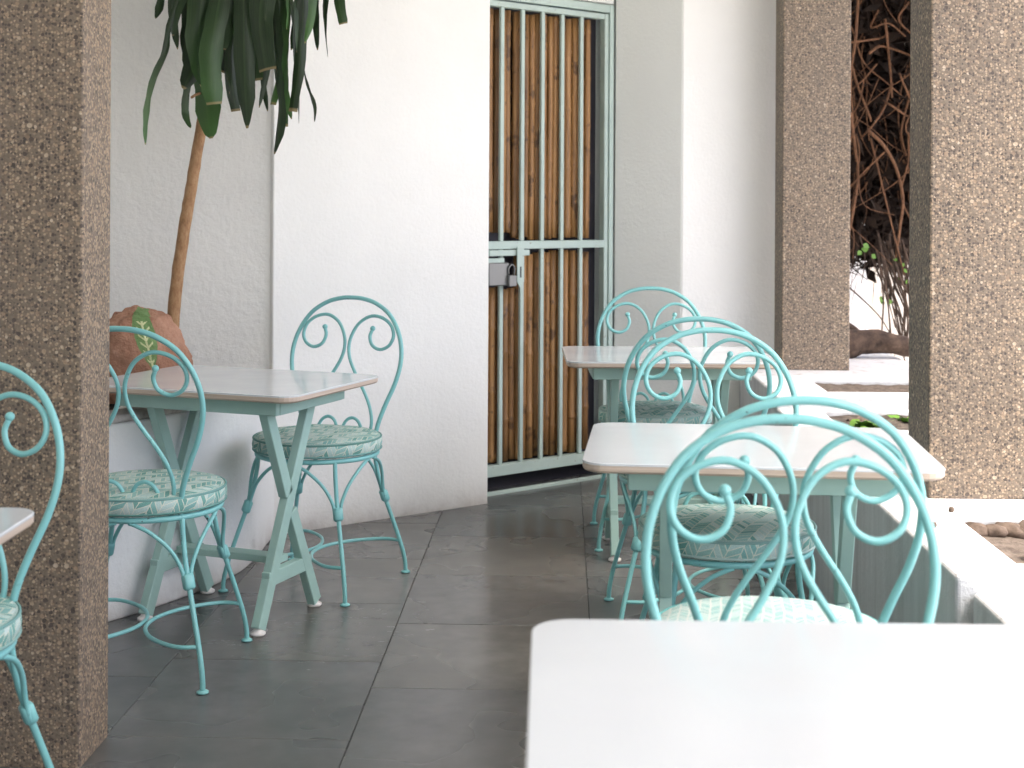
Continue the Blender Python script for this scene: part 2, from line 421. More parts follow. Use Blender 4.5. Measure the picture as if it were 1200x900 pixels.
# ---------------------------------------------------------------- ground, floor, ceiling
g = MB(); g.add([(-300, -300, 0), (300, -300, 0), (300, 300, 0), (-300, 300, 0)], [(0, 1, 2, 3)])
tag(g.build('ground', 'ground_mat', None, False, (0, 0, -.06)), kind='structure')
fl = MB(); fl.box(-4.4, 0.93, -3.2, 8.2, -.055, -.005)
floor = fl.build('floor', 'grout', None, False, (0, 0, 0), -AX); tag(floor, kind='structure')
xb = [-.514 + .604 * k for k in range(-6, 3)] + [.925]
offs = [3.84, 3.62, 3.95, 3.70, 3.90, 3.46, 3.842, 3.842, 3.842]
tile_cache = {}
for i in range(len(xb) - 1):
    x0, x1 = xb[i], xb[i + 1]
    y = offs[i % len(offs)] - .6 * 11
    while y < 8.0:
        y0, y1 = max(y, -3.15), min(y + .6, 8.1)
        if y1 - y0 > .05:
            key = (round(x1 - x0, 3), round(y1 - y0, 3))
            if key not in tile_cache:
                t = MB(); g2 = .0010; t.box(-(x1 - x0) / 2 + g2, (x1 - x0) / 2 - g2, -(y1 - y0) / 2 + g2, (y1 - y0) / 2 - g2, -.004, 0, .0014)
                tile_cache[key] = mesh('floor_tile', t.v, t.f); tile_cache[key].materials.append(M['slate'])
            obj('floor_tile', tile_cache[key], None, floor, ((x0 + x1) / 2, (y0 + y1) / 2, random.uniform(-.0006, .0004)))
        y += .6
c = MB(); c.box(-4.6, 1.90, -3.4, 8.6, 3.0, 3.25)
tag(c.build('ceiling', 'ceiling_white', None, False, (0, 0, 0), -AX), kind='structure')

c = MB(); c.box(1.905, 3.4, 5.5, 9.6, 3.02, 3.12)  # added slab out of view: keeps sun and sky off the gate end
tag(c.build('added_shade_roof', 'log_bark', None, False, (0, 0, 0), -AX), 'added unseen canopy above the hanging vine, shading the gate end', 'canopy')

# ---------------------------------------------------------------- walls
wall_box('plaster_wall', (-2.9, 5.52), (-.925, 5.662), .2, -.03, 3.0, 'wall_rough', 'rough grey plastered wall behind the leaning corn plant')
wall_box('white_wall', (-.947, 5.64), (-.10, 6.28), .12, -.03, 3.0, 'wall_white', 'smooth white wall between the plant bed and the barred gate')
GR = Vector((.497, 6.97)); gd = Vector((.769, .639)).normalized(); ga = math.atan2(gd.y, gd.x); gn = Vector((-gd.y, gd.x))
GW = .84; GL = GR - gd * GW
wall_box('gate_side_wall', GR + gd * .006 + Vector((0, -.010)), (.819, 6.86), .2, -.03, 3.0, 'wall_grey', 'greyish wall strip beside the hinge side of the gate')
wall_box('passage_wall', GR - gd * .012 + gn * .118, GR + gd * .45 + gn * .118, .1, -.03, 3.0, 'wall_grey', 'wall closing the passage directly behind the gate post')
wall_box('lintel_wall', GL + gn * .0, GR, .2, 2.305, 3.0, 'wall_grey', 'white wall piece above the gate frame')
wall_box('end_wall', (.8205, 6.8595), (1.62, 7.12), .12, -.03, 3.0, 'wall_white', 'pale end wall behind the farthest table and chair')
wall_box('side_wall', (-3.0, -3.2), (-3.0, 5.48), .2, -.03, 3.0, 'wall_white', 'plain white wall along the closed side of the terrace')
wall_box('back_wall', (1.0, -3.2), (-2.98, -3.2), .2, -.03, 3.0, 'wall_white', 'plain white wall closing the terrace opposite the gate')


# ---------------------------------------------------------------- pebbledash columns
def column(x, y, wdt, dep, z0, label):
    m = MB(); m.box(0, wdt, 0, dep, z0, 3.0)
    o = m.build('pebble_column', 'pebble', None, False, (x, y, 0), -AX); bev(o, .006, 2)
    tag(o, label, 'column', 'pebbledash columns of the terrace'); return o
# left pillar: its right-front corner stands here
px_, py_ = (97 - 600) / 1667 * 3.29, 3.29
column(px_ - .36 * math.cos(AX), py_ + .36 * math.sin(AX), .36, .205, -.003, 'brown pebbledash pillar standing on the slate floor by the plant table')
column((1090 - 600) / 1667 * 3.96, 3.96, .34, .24, .498, 'brown pebbledash column on the planter between the soil pockets, beside the middle table')
column((917 - 600) / 1667 * 6.69, 6.69, .317, .24, .548, 'brown pebbledash column on the planter next to the pale end wall')

# ---------------------------------------------------------------- planters along the open side
def grid_solid(xs, ys, holes, z0, z1, jit=.0):
    v = []; f = []; idx = {}
    def vid(i, j, top):
        k = (i, j, top)
        if k not in idx:
            idx[k] = len(v); v.append((xs[i], ys[j], z1 if top else z0))
        return idx[k]
    nx, ny = len(xs) - 1, len(ys) - 1
    solid = lambda i, j: 0 <= i < nx and 0 <= j < ny and (i, j) not in holes
    for i in range(nx):
        for j in range(ny):
            if not solid(i, j): continue
            f.append((vid(i, j, 1), vid(i + 1, j, 1), vid(i + 1, j + 1, 1), vid(i, j + 1, 1)))
            f.append((vid(i, j + 1, 0), vid(i + 1, j + 1, 0), vid(i + 1, j, 0), vid(i, j, 0)))
            for di, dj, a, b2 in ((-1, 0, (i, j + 1), (i, j)), (1, 0, (i + 1, j), (i + 1, j + 1)), (0, -1, (i, j), (i + 1, j)), (0, 1, (i + 1, j + 1), (i, j + 1))):
                if not solid(i + di, j + dj):
                    f.append((vid(*a, 0), vid(*b2, 0), vid(*b2, 1), vid(*a, 1)))
    return v, f
def rough_sheet(x0, x1, y0, y1, z, amp, n=14, seed=0, fr=9):
    v = []; f = []
    for j in range(n + 1):
        for i in range(n + 1):
            x = x0 + (x1 - x0) * i / n; y = y0 + (y1 - y0) * j / n
            v.append((x, y, z + amp * mnoise.fractal(Vector((x * fr + seed * 7.1, y * fr, seed)), 1.0, 2.0, 4)))
    for j in range(n):
        for i in range(n): a = j * (n + 1) + i; f.append((a, a + 1, a + n + 2, a + n + 1))
    return mesh('soil', v, f, True)
PX0, PY0 = .980, 3.13                   # near corner of the middle planter block
def planter2(label, loc, xs, ys, holes, z1, soils):
    v, f = grid_solid(xs, ys, holes, -.004, z1)
    o = empty('planter', loc, -AX)
    bd = obj('body', mesh('planter_body', v, f), 'planter', o); bev(bd, .012, 3)
    for k, (x0, x1, y0, y1, dz, mat) in enumerate(soils):
        obj('soil', rough_sheet(x0 - .01, x1 + .01, y0 - .01, y1 + .01, z1 - dz, .014, seed=k + len(label)), mat, o)
    return tag(o, label, 'planter')
XS = [0, .175, .70, .86]
mid_planter = planter2('white planter block with weedy soil pockets either side of the near column', (PX0, PY0, 0), XS,
    [0, .12, .60, 1.93, 2.09, 2.60, 2.64], {(1, 1), (1, 4)}, .5, [(.175, .70, .12, .60, .035, 'dry_soil'), (.175, .70, 2.09, 2.60, .018, 'soil')])
def loc_on(d): return (PX0 + d * math.sin(AX), PY0 + d * math.cos(AX))
p = loc_on(2.645)
far_planter = planter2('white planter block carrying the far column, raised a little above its neighbour', (p[0], p[1], 0), [0, .24, .70, .86],
    [0, .14, .56, 2.2], {(1, 1)}, .55, [(.24, .70, .14, .56, .02, 'dry_soil')])
p = loc_on(-2.9); q = (p[0] + .036 * math.cos(AX), p[1] - .036 * math.sin(AX))
low_planter = planter2('low plain white ledge adjoining the white planter block', (q[0], q[1], 0), [0, .82], [0, 2.898], set(), .464, [])

# loose stones along the near pocket's far side
for k in range(11):
    m = MB(); m.ball((0, 0, 0), .024 + .012 * random.random(), 16)
    for v in m.v:
        nn = mnoise.fractal(v * 30 + Vector((k * 5, 0, 0)), 1.0, 2.0, 4); v *= 1 + .5 * nn; v.z *= .6; v.x *= 1.25
    lx = .20 + k * .046; ly = .555 + random.uniform(-.008, .008)
    o = m.build('edging_stone', 'stone_rim', None, True)
    o.location = (PX0 + lx * math.cos(AX) + ly * math.sin(AX), PY0 - lx * math.sin(AX) + ly * math.cos(AX), .476)
    o.rotation_euler = (0, 0, random.random() * 6)
    tag(o, 'rough brown stone in the row edging the soil pocket beside the near column', 'stone', 'stones edging the soil pocket')

def weed(locx, locy, z, n, size, label, name='weed', base=mid_planter, px=PX0, py=PY0):
    x = px + locx * math.cos(AX) + locy * math.sin(AX); y = py - locx * math.sin(AX) + locy * math.cos(AX)
    rt = empty(name, (x, y, z))
    for k in range(n):
        a = random.random() * 6.28; ln = size * random.uniform(.5, 1.1); wd = ln * random.uniform(.22, .34); el = random.uniform(.25, 1.2)
        d = Vector((math.cos(a) * math.cos(el), math.sin(a) * math.cos(el), math.sin(el))); sd = d.cross(Vector((0, 0, 1))).normalized()
        o0 = Vector((random.uniform(-1, 1), random.uniform(-1, 1), 0)) * size * .7
        v = []
        for i, (t, ww) in enumerate(((0, .12), (.35, .8), (.7, 1), (1, .05))):
            pt = o0 + d * ln * t - Vector((0, 0, 1)) * ln * .45 * t * t
            v += [pt - sd * wd * ww, pt + Vector((0, 0, -.12 * wd)), pt + sd * wd * ww]
        f = [(i * 3 + j, i * 3 + j + 1, i * 3 + j + 4, i * 3 + j + 3) for i in range(3) for j in range(2)]
        obj('leaf', mesh('weed_leaf', v, f, True), 'weed', rt)
    tag(rt, label, 'weed'); return rt
weed(.27, 2.24, .475, 34, .075, 'bright green weed patch spilling over the soil pocket behind the near column')
weed(.47, 2.42, .475, 20, .07, 'small dark weed clump deeper in the soil pocket behind the near column')
weed(.30, .30, .46, 16, .075, 'small green weed in the soil pocket with the stone edging')
weed(.50, .68, .5, 10, .04, 'little green sprout growing at the foot of the near column')
for (lx, ly, zz) in ((.30, 2.42, .487), (.36, 2.46, .487), (.33, 2.34, .485), (.27, 2.40, .485)):
    m = MB(); pts = [(math.cos(a) * .035, math.sin(a) * .022, .010 * math.sin(3 * a)) for a in [i * math.pi / 4 for i in range(8)]]
    m.add(pts + [(0, 0, .012)], [(i, (i + 1) % 8, 8) for i in range(8)])
    o = m.build('fallen_leaf', 'stone_rim', None, True, (PX0 + lx * math.cos(AX) + ly * math.sin(AX), PY0 - lx * math.sin(AX) + ly * math.cos(AX), zz), random.random() * 6)
    tag(o, 'curled dry leaf lying among the weeds in the planter', 'leaf', 'dry leaves in the planter')
for (lx, ly) in ((.085, .62), (.055, .50), (.075, .47), (.17, .66)):
    m = MB(); m.ball((0, 0, .006), .008, 6)
    for v in m.v: v *= 1 + .4 * mnoise.noise(v * 200)
    o = m.build('crumb', 'stone_rim', None, True, (PX0 + lx * math.cos(AX) + ly * math.sin(AX), PY0 - lx * math.sin(AX) + ly * math.cos(AX), .5))
    tag(o, 'tiny brown crumb of debris on the white planter rim', 'debris', 'debris on the planter rim')

# ---------------------------------------------------------------- raised plant bed at the left
chain = [(-2.05, 3.60), (-1.55, 4.12), (-1.265, 4.44), (-1.085, 4.74), (-.985, 4.98), (-.945, 5.20), (-.935, 5.638)]
bed = empty('plant_bed', (-1.6, 5.0, 0))
def smooth_chain(P, n=6):
    out = []
    P = [Vector(p) for p in P]
    for i in range(len(P) - 1):
        p0 = P[max(i - 1, 0)]; p1 = P[i]; p2 = P[i + 1]; p3 = P[min(i + 2, len(P) - 1)]
        for j in range(n):
            t = j / n; out.append(.5 * ((2 * p1) + (p2 - p0) * t + (2 * p0 - 5 * p1 + 4 * p2 - p3) * t * t + (3 * p1 - p0 - 3 * p2 + p3) * t ** 3))
    out.append(P[-1]); return out
oc = smooth_chain(chain); ic = []
for i, pnt in enumerate(oc):
    d = (oc[min(i + 1, len(oc) - 1)] - oc[max(i - 1, 0)]).normalized(); ic.append(pnt + Vector((-d.y, d.x)) * .115)
ic[-1].y = oc[-1].y
def strip(name, a_z0, z1, mat, O, I):
    v = []; f = []
    for o_, i_ in zip(O, I):
        v += [(o_.x + 1.6, o_.y - 5, a_z0), (o_.x + 1.6, o_.y - 5, z1), (i_.x + 1.6, i_.y - 5, z1), (i_.x + 1.6, i_.y - 5, a_z0)]
    for i in range(len(O) - 1):
        for k in range(4): f.append((i * 4 + k, i * 4 + 4 + k, i * 4 + 4 + (k + 1) % 4, i * 4 + (k + 1) % 4))
    n = len(O) * 4; f += [(0, 1, 2, 3), (n - 1, n - 2, n - 3, n - 4)]
    o = obj(name, mesh(name, v, [tuple(reversed(q)) for q in f]), mat, bed); bev(o, .012, 3); return o
strip('bed_wall', -.003, .618, 'ledge_white', oc, ic)
strip('rim', .619, .645, 'ledge_rim', [o + (o - i).normalized() * .006 for o, i in zip(oc, ic)], ic)
v = []; f = []
for i, pnt in enumerate(ic): 
    for k in range(9):
        t = k / 8; q = Vector((pnt.x, pnt.y)).lerp(Vector((-2.85, min(5.60, pnt.y + 1.4))), t)
        v.append((q.x + 1.6, min(q.y, 5.63) - 5, .60 + .02 * mnoise.noise(Vector((q.x * 12, q.y * 12, 0)))))
for i in range(len(ic) - 1):
    for k in range(8): a = i * 9 + k; f.append((a, a + 9, a + 10, a + 1))
obj('soil', mesh('soil', v, f, True), 'soil', bed)
tag(bed, 'low curved white plant bed with a worn grey rim under the rock', 'plant bed')
for k, (x, y, r) in enumerate(((-1.22, 4.72, .030), (-1.30, 4.78, .022), (-1.16, 4.82, .02), (-1.26, 4.70, .016))):
    m = MB(); m.ball((0, 0, 0), r, 9)
    for vv in m.v: vv *= 1 + .3 * mnoise.noise(vv * 40 + Vector((k, 0, 0)))
    tag(m.build('pebble', 'foot_white', None, True, (x, y, .605 + r * .5)), 'small pale pebble lying in the plant bed soil', 'pebble', 'pebbles in the plant bed')

# painted rock
bm = bmesh.new(); bmesh.ops.create_icosphere(bm, subdivisions=5, radius=1)
for vv in bm.verts:
    n = vv.co.normalized()
    s = Vector((.165, .10, .21))
    k = 1 + .17 * mnoise.noise(n * 1.7 + Vector((3, 1, 2))) + .07 * mnoise.noise(n * 5) + .03 * mnoise.noise(n * 13)
    co = Vector((n.x * s.x * k, n.y * s.y * k, n.z * s.z * k))
    # blocky shoulders: broad base, leaning flat crown
    co.x *= 1 + .18 * (1 - (n.z + 1) / 2)
    co.x += -.035 * max(0, n.z); co.x -= .02
    for pn, pd in (((.05, -.1, 1), .150), ((.80, -.25, .55), .135), ((.35, -.30, .88), .150), ((-.55, -.30, .78), .150), ((-.9, -.35, .2), .150), ((.1, -.98, .15), .082), ((.55, -.8, .2), .105), ((-.5, -.85, .1), .108)):
        pn = Vector(pn).normalized(); ex = co.dot(pn) - (pd + .012 * mnoise.noise(n * 4))
        if ex > 0: co -= pn * ex * .65
    co *= 1 + .05 * mnoise.fractal(n * 6, 1.0, 2.0, 4)
    co.z = max(co.z, -.16)
    vv.co = Vector((co.x, co.y, (co.z + .19) * 1.06)) * .95
me = bpy.data.meshes.new('painted_rock'); bm.to_mesh(me); bm.free(); me.polygons.foreach_set('use_smooth', [True] * len(me.polygons))
tag(obj('painted_rock', me, 'rock', None, (-1.29, 5.0, .585), .05), 'rust brown rock with a green fern leaf painted on its face', 'rock')

# ---------------------------------------------------------------- corn plant
plant = empty('corn_plant', (-1.26, 5.28, .60))
PO = Vector((-1.26, 5.28, .60))
def P3(px, py, d): return Vector(((px - 600) / 1667 * d, d, 1.3 - (py - 245) / 1667 * d))
m = MB(); tr = [Vector((-1.26, 5.28, .55)) , P3(204, 372, 5.27), P3(214, 285, 5.25), P3(225, 215, 5.24), P3(238, 135, 5.22), P3(256, 40, 5.18), P3(280, -60, 5.12), P3(290, -130, 5.1)]
m.tube([a - PO for a in tr], .0245, 12, 8, rend=.017)
for i, vv in enumerate(m.v):
    a = mnoise.noise(Vector((0, 0, vv.z * 30))) * .10 + mnoise.noise(vv * 60) * .08
    m.v[i] = Vector((vv.x, vv.y, vv.z)) + Vector((a * .02, a * .01, 0))
m.build('trunk', 'trunk_bark', plant, True)
m = MB(); m.tube([P3(246, 110, 5.24) - PO, P3(231, 112, 5.12) - PO, P3(224, 116, 5.05) - PO], .005, 8, 5); m.build('branch', 'trunk_bark', plant, True)
m = MB(); m.tube([P3(262, 10, 5.16) - PO, P3(280, 0, 5.06) - PO, P3(283, 45, 4.98) - PO], .013, 8, 6); m.build('branch', 'stem_bark', plant, True)
# leaves: visible start px, tip px, width px, depth
LV = [((200, 35), (170, 172), 10, 4.95, [(193, 62), (178, 100), (171, 140)]), ((188, -20), (181, 24), 13, 5.05), ((222, -20), (201, 44), 24, 5.0), ((242, -5), (214, 106), 36, 5.0),
      ((240, -15), (236, 104), 32, 4.93), ((258, 10), (250, 124), 27, 4.88), ((270, 0), (268, 112), 14, 5.05), ((284, 20), (289, 152), 25, 4.85),
      ((309, -30), (311, 84), 31, 4.82), ((243, 70), (247, 164), 33, 5.12), ((322, 40), (321, 182), 18, 4.9, [(324, 90), (328, 140)]), ((346, -20), (347, 63), 13, 4.95),
      ((333, -20), (335, 36), 15, 4.88), ((363, -30), (356, 52), 11, 4.9), ((380, -30), (383, 68), 12, 5.0), ((394, -40), (401, 29), 14, 5.04),
      ((345, 40), (350, 146), 15, 5.0), ((350, 75), (368, 144), 8, 5.05, [(358, 100), (367, 124)]), ((330, 50), (341, 141), 15, 5.08), ((226, 80), (223, 152), 10, 5.06, [(219, 105), (217, 135)]), ((352, -30), (342, 132), 14, 4.93), ((330, -20), (318, 124), 15, 4.94, [(330, 60)]), ((372, -40), (371, 60), 12, 5.1), ((310, 20), (303, 128), 9, 5.0), ((205, -30), (207, 60), 13, 5.1), ((300, 20), (291, 118), 20, 4.96),
      ((304, 60), (313, 132), 8, 5.1), ((262, -10), (262, 60), 34, 4.98), ((296, -10), (300, 96), 26, 5.12), ((225, 0), (228, 84), 30, 5.1),
      ((325, -10), (326, 112), 18, 5.06), ((275, 20), (276, 132), 16, 5.15), ((240, 10), (220, 60), 20, 5.15), ((315, 10), (332, 150), 13, 5.12),
      ((255, -20), (243, 90), 28, 5.08), ((286, -30), (284, 70), 22, 5.12), ((270, -20), (256, 86), 24, 5.13), ((350, -20), (340, 60), 16, 5.1)]
for k in range(34):
    a = random.random() * 6.28
    LV.append(None)
CR = P3(288, -110, 5.08)
for k, L in enumerate(LV):
    if L:
        (sx, sy), (tx, ty), wpx, d = L[:4]; mids = L[4] if len(L) > 4 else None
        S = P3(sx, sy, d); Tp = P3(tx, ty, d - .03); wd = .98 * wpx / 1667 * d / 2
        base = CR + (S - CR) * .10 + Vector((0, 0, random.uniform(-.25, .10)))
        up = base.lerp(S, .55) + Vector((0, 0, .16))
        pts = [base, up, S + Vector((0, 0, .04))] + [P3(a_, b_, d - .015) for a_, b_ in mids] + [Tp] if mids else [base, up, S + Vector((0, 0, .06)), S.lerp(Tp, .5) + Vector((random.uniform(-.02, .02), random.uniform(-.03, .03), 0)), Tp]
    else:
        a = k * 2.4; rr = random.uniform(.25, .55); hz = random.uniform(-.05, .75)
        base = CR + Vector((random.uniform(-.03, .03), random.uniform(-.03, .03), hz * .8))
        up = base + Vector((math.cos(a) * rr * .5, math.sin(a) * rr * .35, .16))
        S = base + Vector((math.cos(a) * rr, math.sin(a) * rr * .55, .05)); Tp = S + Vector((math.cos(a) * .10, math.sin(a) * .06, -.34 * random.uniform(.6, 1)))
        Tp.z = max(Tp.z, 2.10); 
        if Tp.y > 5.42: Tp.y = 5.42
        if S.y > 5.40: S.y = 5.40
        pts = [base, up, S, S.lerp(Tp, .5), Tp]; wd = .042
    # sample
    Q = []
    for i in range(len(pts) - 1):
        p0 = pts[max(i - 1, 0)]; p1 = pts[i]; p2 = pts[i + 1]; p3 = pts[min(i + 2, len(pts) - 1)]
        for j in range(5):
            t = j / 5; Q.append(.5 * ((2 * p1) + (p2 - p0) * t + (2 * p0 - 5 * p1 + 4 * p2 - p3) * t * t + (3 * p1 - p0 - 3 * p2 + p3) * t ** 3))
    Q.append(pts[-1]); n = len(Q)
    tw = random.uniform(-.9, .9); tw2 = random.uniform(-.7, .7); cut = random.random() < .32
    v = []; uv = []
    for i, q in enumerate(Q):
        t = i / (n - 1); dd = (Q[min(i + 1, n - 1)] - Q[max(i - 1, 0)]).normalized()
        outw = Vector((.15, -1, .1)) + Vector((math.sin(k * 1.7) * .5, 0, 0))
        sd = dd.cross(outw); sd = sd.normalized() if sd.length > 1e-3 else Vector((1, 0, 0))
        sd = Quaternion(dd, tw * .45 + tw2 * t * 1.2 + .35 * math.sin(t * 7 + k)) @ sd
        nr = dd.cross(sd)
        ww = wd * (.22 + .78 * min(1, (t / .6) ** 1.2)) * (1 if t < .72 else (1 - ((t - .72) / .28) ** 2 * (.30 if cut else .90)))
        ww *= 1 + .08 * math.sin(i * 1.9 + k)
        for j, u in enumerate((-1, -.5, 0, .5, 1)):
            wave = .10 * math.sin(i * 1.3 + k * 2 + u * 2) * abs(u)
            v.append(q - PO + sd * ww * u + nr * ww * (abs(u) * .30 + wave)); uv.append((.5 + u * .5, t))
    f = [(i * 5 + j, i * 5 + j + 1, i * 5 + j + 6, i * 5 + j + 5) for i in range(n - 1) for j in range(4)]
    obj('leaf', mesh('leaf', v, f, True, uv), 'leaf', plant)
tag(plant, 'tall corn plant with drooping dark strap leaves on a leaning bare trunk', 'plant')

# ---------------------------------------------------------------- barred gate
gate = empty('barred_gate', (GL.x, GL.y, 0), ga)          # local x along the gate to its hinge side, local y going back
def gbox(name, x0, x1, y0, y1, z0, z1, mat='gate_paint', parent=gate, b=.002):
    m = MB(); m.box(x0, x1, y0, y1, z0, z1, b); return m.build(name, mat, parent)
GX = lambda s: GW - s
gbox('outer_frame', GX(.028), GX(0), 0, .05, .0, 2.30); gbox('outer_frame', 0.0, GX(.0285), 0, .05, 2.262, 2.30)
gbox('leaf_stile', GX(.056), GX(.032), .006, .044, .075, 2.255); gbox('leaf_stile', 0, .026, .006, .044, .075, 2.255)
gbox('top_rail', .0265, GX(.0565), .007, .043, 2.228, 2.2545); gbox('bottom_rail', .0265, GX(.0565), .004, .046, .075, .125)
gbox('middle_rail', .0265, GX(.0565), .003, .047, 1.115, 1.152)
for k in range(6):
    s = .2034 + .1235 * k
    if GX(s) < .03: break
    for z0, z1 in ((.1255, 1.1145), (1.1525, 2.2275)):
        m = MB(); m.box(GX(s) - .0105, GX(s) + .0105, .010, .026, z0, z1, .002); m.build('bar', 'gate_paint', gate)
gbox('gap_shade_panel', .0, GX(.03), .098, .110, .06, 2.26, 'dark_gap')  # added dark sheet: stands in for the darkness behind the bamboo gaps
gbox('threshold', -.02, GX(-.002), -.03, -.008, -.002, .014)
gbox('sill_shade_strip', .0, GX(.03), .0985, .109, -.002, .058, 'dark_gap')  # dark strip standing in for the black shade under the gate
rnd = random.Random(4)
for lower in (0, 1):
    x = GX(.115)
    k = 0
    while x > .012:
        r = rnd.uniform(.0155, .0215)
        if rnd.random() < .07: x -= .007
        xc = x - r
        if lower: z0 = .128 + rnd.uniform(0, .01); z1 = 1.105 - rnd.uniform(0, .02) - (.16 if GX(xc) > .59 else 0)
        else: z0 = 1.155 + rnd.uniform(0, .015) + (.035 if GX(xc) > .59 else 0); z1 = 2.225 - rnd.uniform(0, .015)
        m = MB(); nseg = 20; node = rnd.uniform(.22, .34); ph = rnd.random() * node; lx = rnd.uniform(-.006, .006); prof = []
        zs = sorted(set([z0 + (z1 - z0) * i / 6 for i in range(7)] + [zz + e for zz in [z0 + ph + node * i for i in range(6)] for e in (-.012, -.004, .004, .012) if z0 < zz + e < z1 and z0 + .02 < zz < z1 - .02]))
        vs_ = []; fs_ = []
        for i, z in enumerate(zs):
            isn = any(abs(z - (z0 + ph + node * q)) < .006 for q in range(6))
            rr = r * (1.13 if isn else 1.0); cx = xc + lx * math.sin((z - z0) * 2.2)
            for q in range(8):
                a = q * math.pi / 4; vs_.append((cx + rr * math.cos(a), .058 + rr * math.sin(a), z))
        for i in range(len(zs) - 1):
            for q in range(8): fs_.append((i * 8 + q, i * 8 + (q + 1) % 8, i * 8 + 8 + (q + 1) % 8, i * 8 + 8 + q))
        fs_ += [tuple(range(7, -1, -1)), tuple((len(zs) - 1) * 8 + q for q in range(8))]
        obj('bamboo_pole', mesh('bamboo_pole', vs_, fs_, True), 'bamboo', gate)
        x -= 2 * r + rnd.uniform(-.001, .003); k += 1
# bolt: slide bar, keeper box, hanging hasp and padlock
bolt = gbox('slide_bolt', GX(.79), GX(.55), -.016, .0, 1.085, 1.112, 'gate_paint')
hp = MB(); X0, X1 = GX(.635), GX(.595)
hp.add([(X0, -.022, 1.125), (X1, -.022, 1.125), (X1, -.022, .965), ((X0 + X1) / 2, -.022, .935), (X0, -.022, .965)], [(0, 4, 3, 2, 1)])
o = hp.build('hasp', 'gate_paint', bolt); sm = o.modifiers.new('thick', 'SOLIDIFY'); sm.thickness = .006; sm.offset = 1
gbox('hasp_slot', GX(.619), GX(.612), -.030, -.0285, .985, 1.035, 'dark_gap', bolt, 0)
gbox('keeper_plate', GX(.80), GX(.70), -.014, .002, 1.02, 1.075, 'gate_paint', bolt)
gbox('lock_case', GX(.80), GX(.680), -.024, -.002, .950, 1.055, 'steel', bolt, .004)
m = MB(); m.tube([(GX(.688), -.028, 1.0), (GX(.688), -.030, 1.03), (GX(.67), -.030, 1.045), (GX(.655), -.030, 1.03), (GX(.655), -.028, 1.0)], .004, 8, 5)
m.build('shackle', 'steel', bolt, True)
pl = MB(); pl.box(GX(.695), GX(.648), -.042, -.022, .945, .998, .004); pl.build('padlock', 'steel', bolt)
tag(gate, 'pale green barred metal gate lined with brown bamboo poles', 'gate')

# ---------------------------------------------------------------- tables
TL, TW_, TH = .78, .60, .75
def rrect(hx, hy, r, n=6):
    pts = []
    for cx, cy, a0 in ((hx - r, hy - r, 0), (-hx + r, hy - r, 90), (-hx + r, -hy + r, 180), (hx - r, -hy + r, 270)):
        for i in range(n + 1):
            a = R(a0 + 90 * i / n); pts.append((cx + r * math.cos(a), cy + r * math.sin(a)))
    return pts
def slab(profile, hx, hy, r):
    v = []; f = []; n = 28
    for inset, z in profile:
        for x, y in rrect(hx - inset, hy - inset, max(.01, r - inset)): v.append((x, y, z))
    for i in range(len(profile) - 1):
        for k in range(n): f.append((i * n + k, i * n + (k + 1) % n, (i + 1) * n + (k + 1) % n, (i + 1) * n + k))
    f += [tuple(range(n - 1, -1, -1)), tuple((len(profile) - 1) * n + k for k in range(n))]
    return v, f
def make_table():
    rt = empty('cafe_table')
    v, f = slab([(.0, .7445), (.0, .7490), (.0015, .7500)], TL / 2, TW_ / 2, .055)
    top = obj('tabletop', mesh('tabletop', v, f), 'laminate', rt)
    v, f = slab([(.012, .726), (.0045, .7285), (.0005, .733), (.0005, .7440)], TL / 2, TW_ / 2, .055)
    obj('edge_band', mesh('edge_band', v, f), 'edge_band', top)
    for sy in (-1, 1):
        m = MB(); m.box(-.29, .29, sy * .205 - .011, sy * .205 + .011, .676, .7255, .002); m.build('apron_rail', 'table_paint', rt)
    for sx in (-1, 1):
        m = MB(); m.box(sx * .2815 - .011, sx * .2815 + .011, -.1935, .1935, .676, .7255, .002); m.build('apron_rail', 'table_paint', rt)
        xl = sx * .205
        m = MB(); m.bar((xl, -.172, .018), (xl, .150, .715), .030, .044, (0, 1, 0)); m.build('leg', 'table_paint', rt)
        up = MB(); up.bar((xl, -.150, .715), (xl, -.012, .40), .030, .044, (0, 1, 0)); up.build('leg', 'table_paint', rt)
        lo = MB(); lo.bar((xl, .012, .345), (xl, .172, .018), .030, .044, (0, 1, 0)); lo.build('leg', 'table_paint', rt)
        m = MB(); m.box(xl - .0145, xl + .0145, -.130, .130, .135, .180, .002); m.build('crossbar', 'table_paint', rt)
        for sy in (-1, 1):
            m = MB(); m.lathe([(.019, 0), (.024, .004), (.024, .010), (.014, .016), (.010, .030)], 14, (xl, sy * .1735, 0)); m.build('foot', 'foot_white', rt, True)
    m = MB(); m.box(-.190, .190, -.03, .03, .1815, .2035, .002); m.build('stretcher', 'table_paint', rt)
    return rt
table0 = make_table()
tb = [((.412, 1.602), -1.5, 'bare white topped table alone beside the low plain white ledge'),
      ((.572, 3.345), -6.0, 'white topped table whose corner reaches the near pebbledash column on the planter'),
      ((.592, 5.43), 0.0, 'white topped table standing before the pale end wall and the gate'),
      ((-.893, 4.56), -21.5, 'glossy white table beside the plant bed with the painted rock'),
      ((-1.245, 2.30), 0.0, 'white topped table in front of the floor standing pebbledash pillar')]
for i, ((x, y), rz, lab) in enumerate(tb):
    t = table0 if i == 0 else copy_tree(table0)
    t.location = (x, y, 0); t.rotation_euler = (0, 0, R(rz))
    tag(t, lab, 'table', 'white topped cafe tables with green trestle legs')

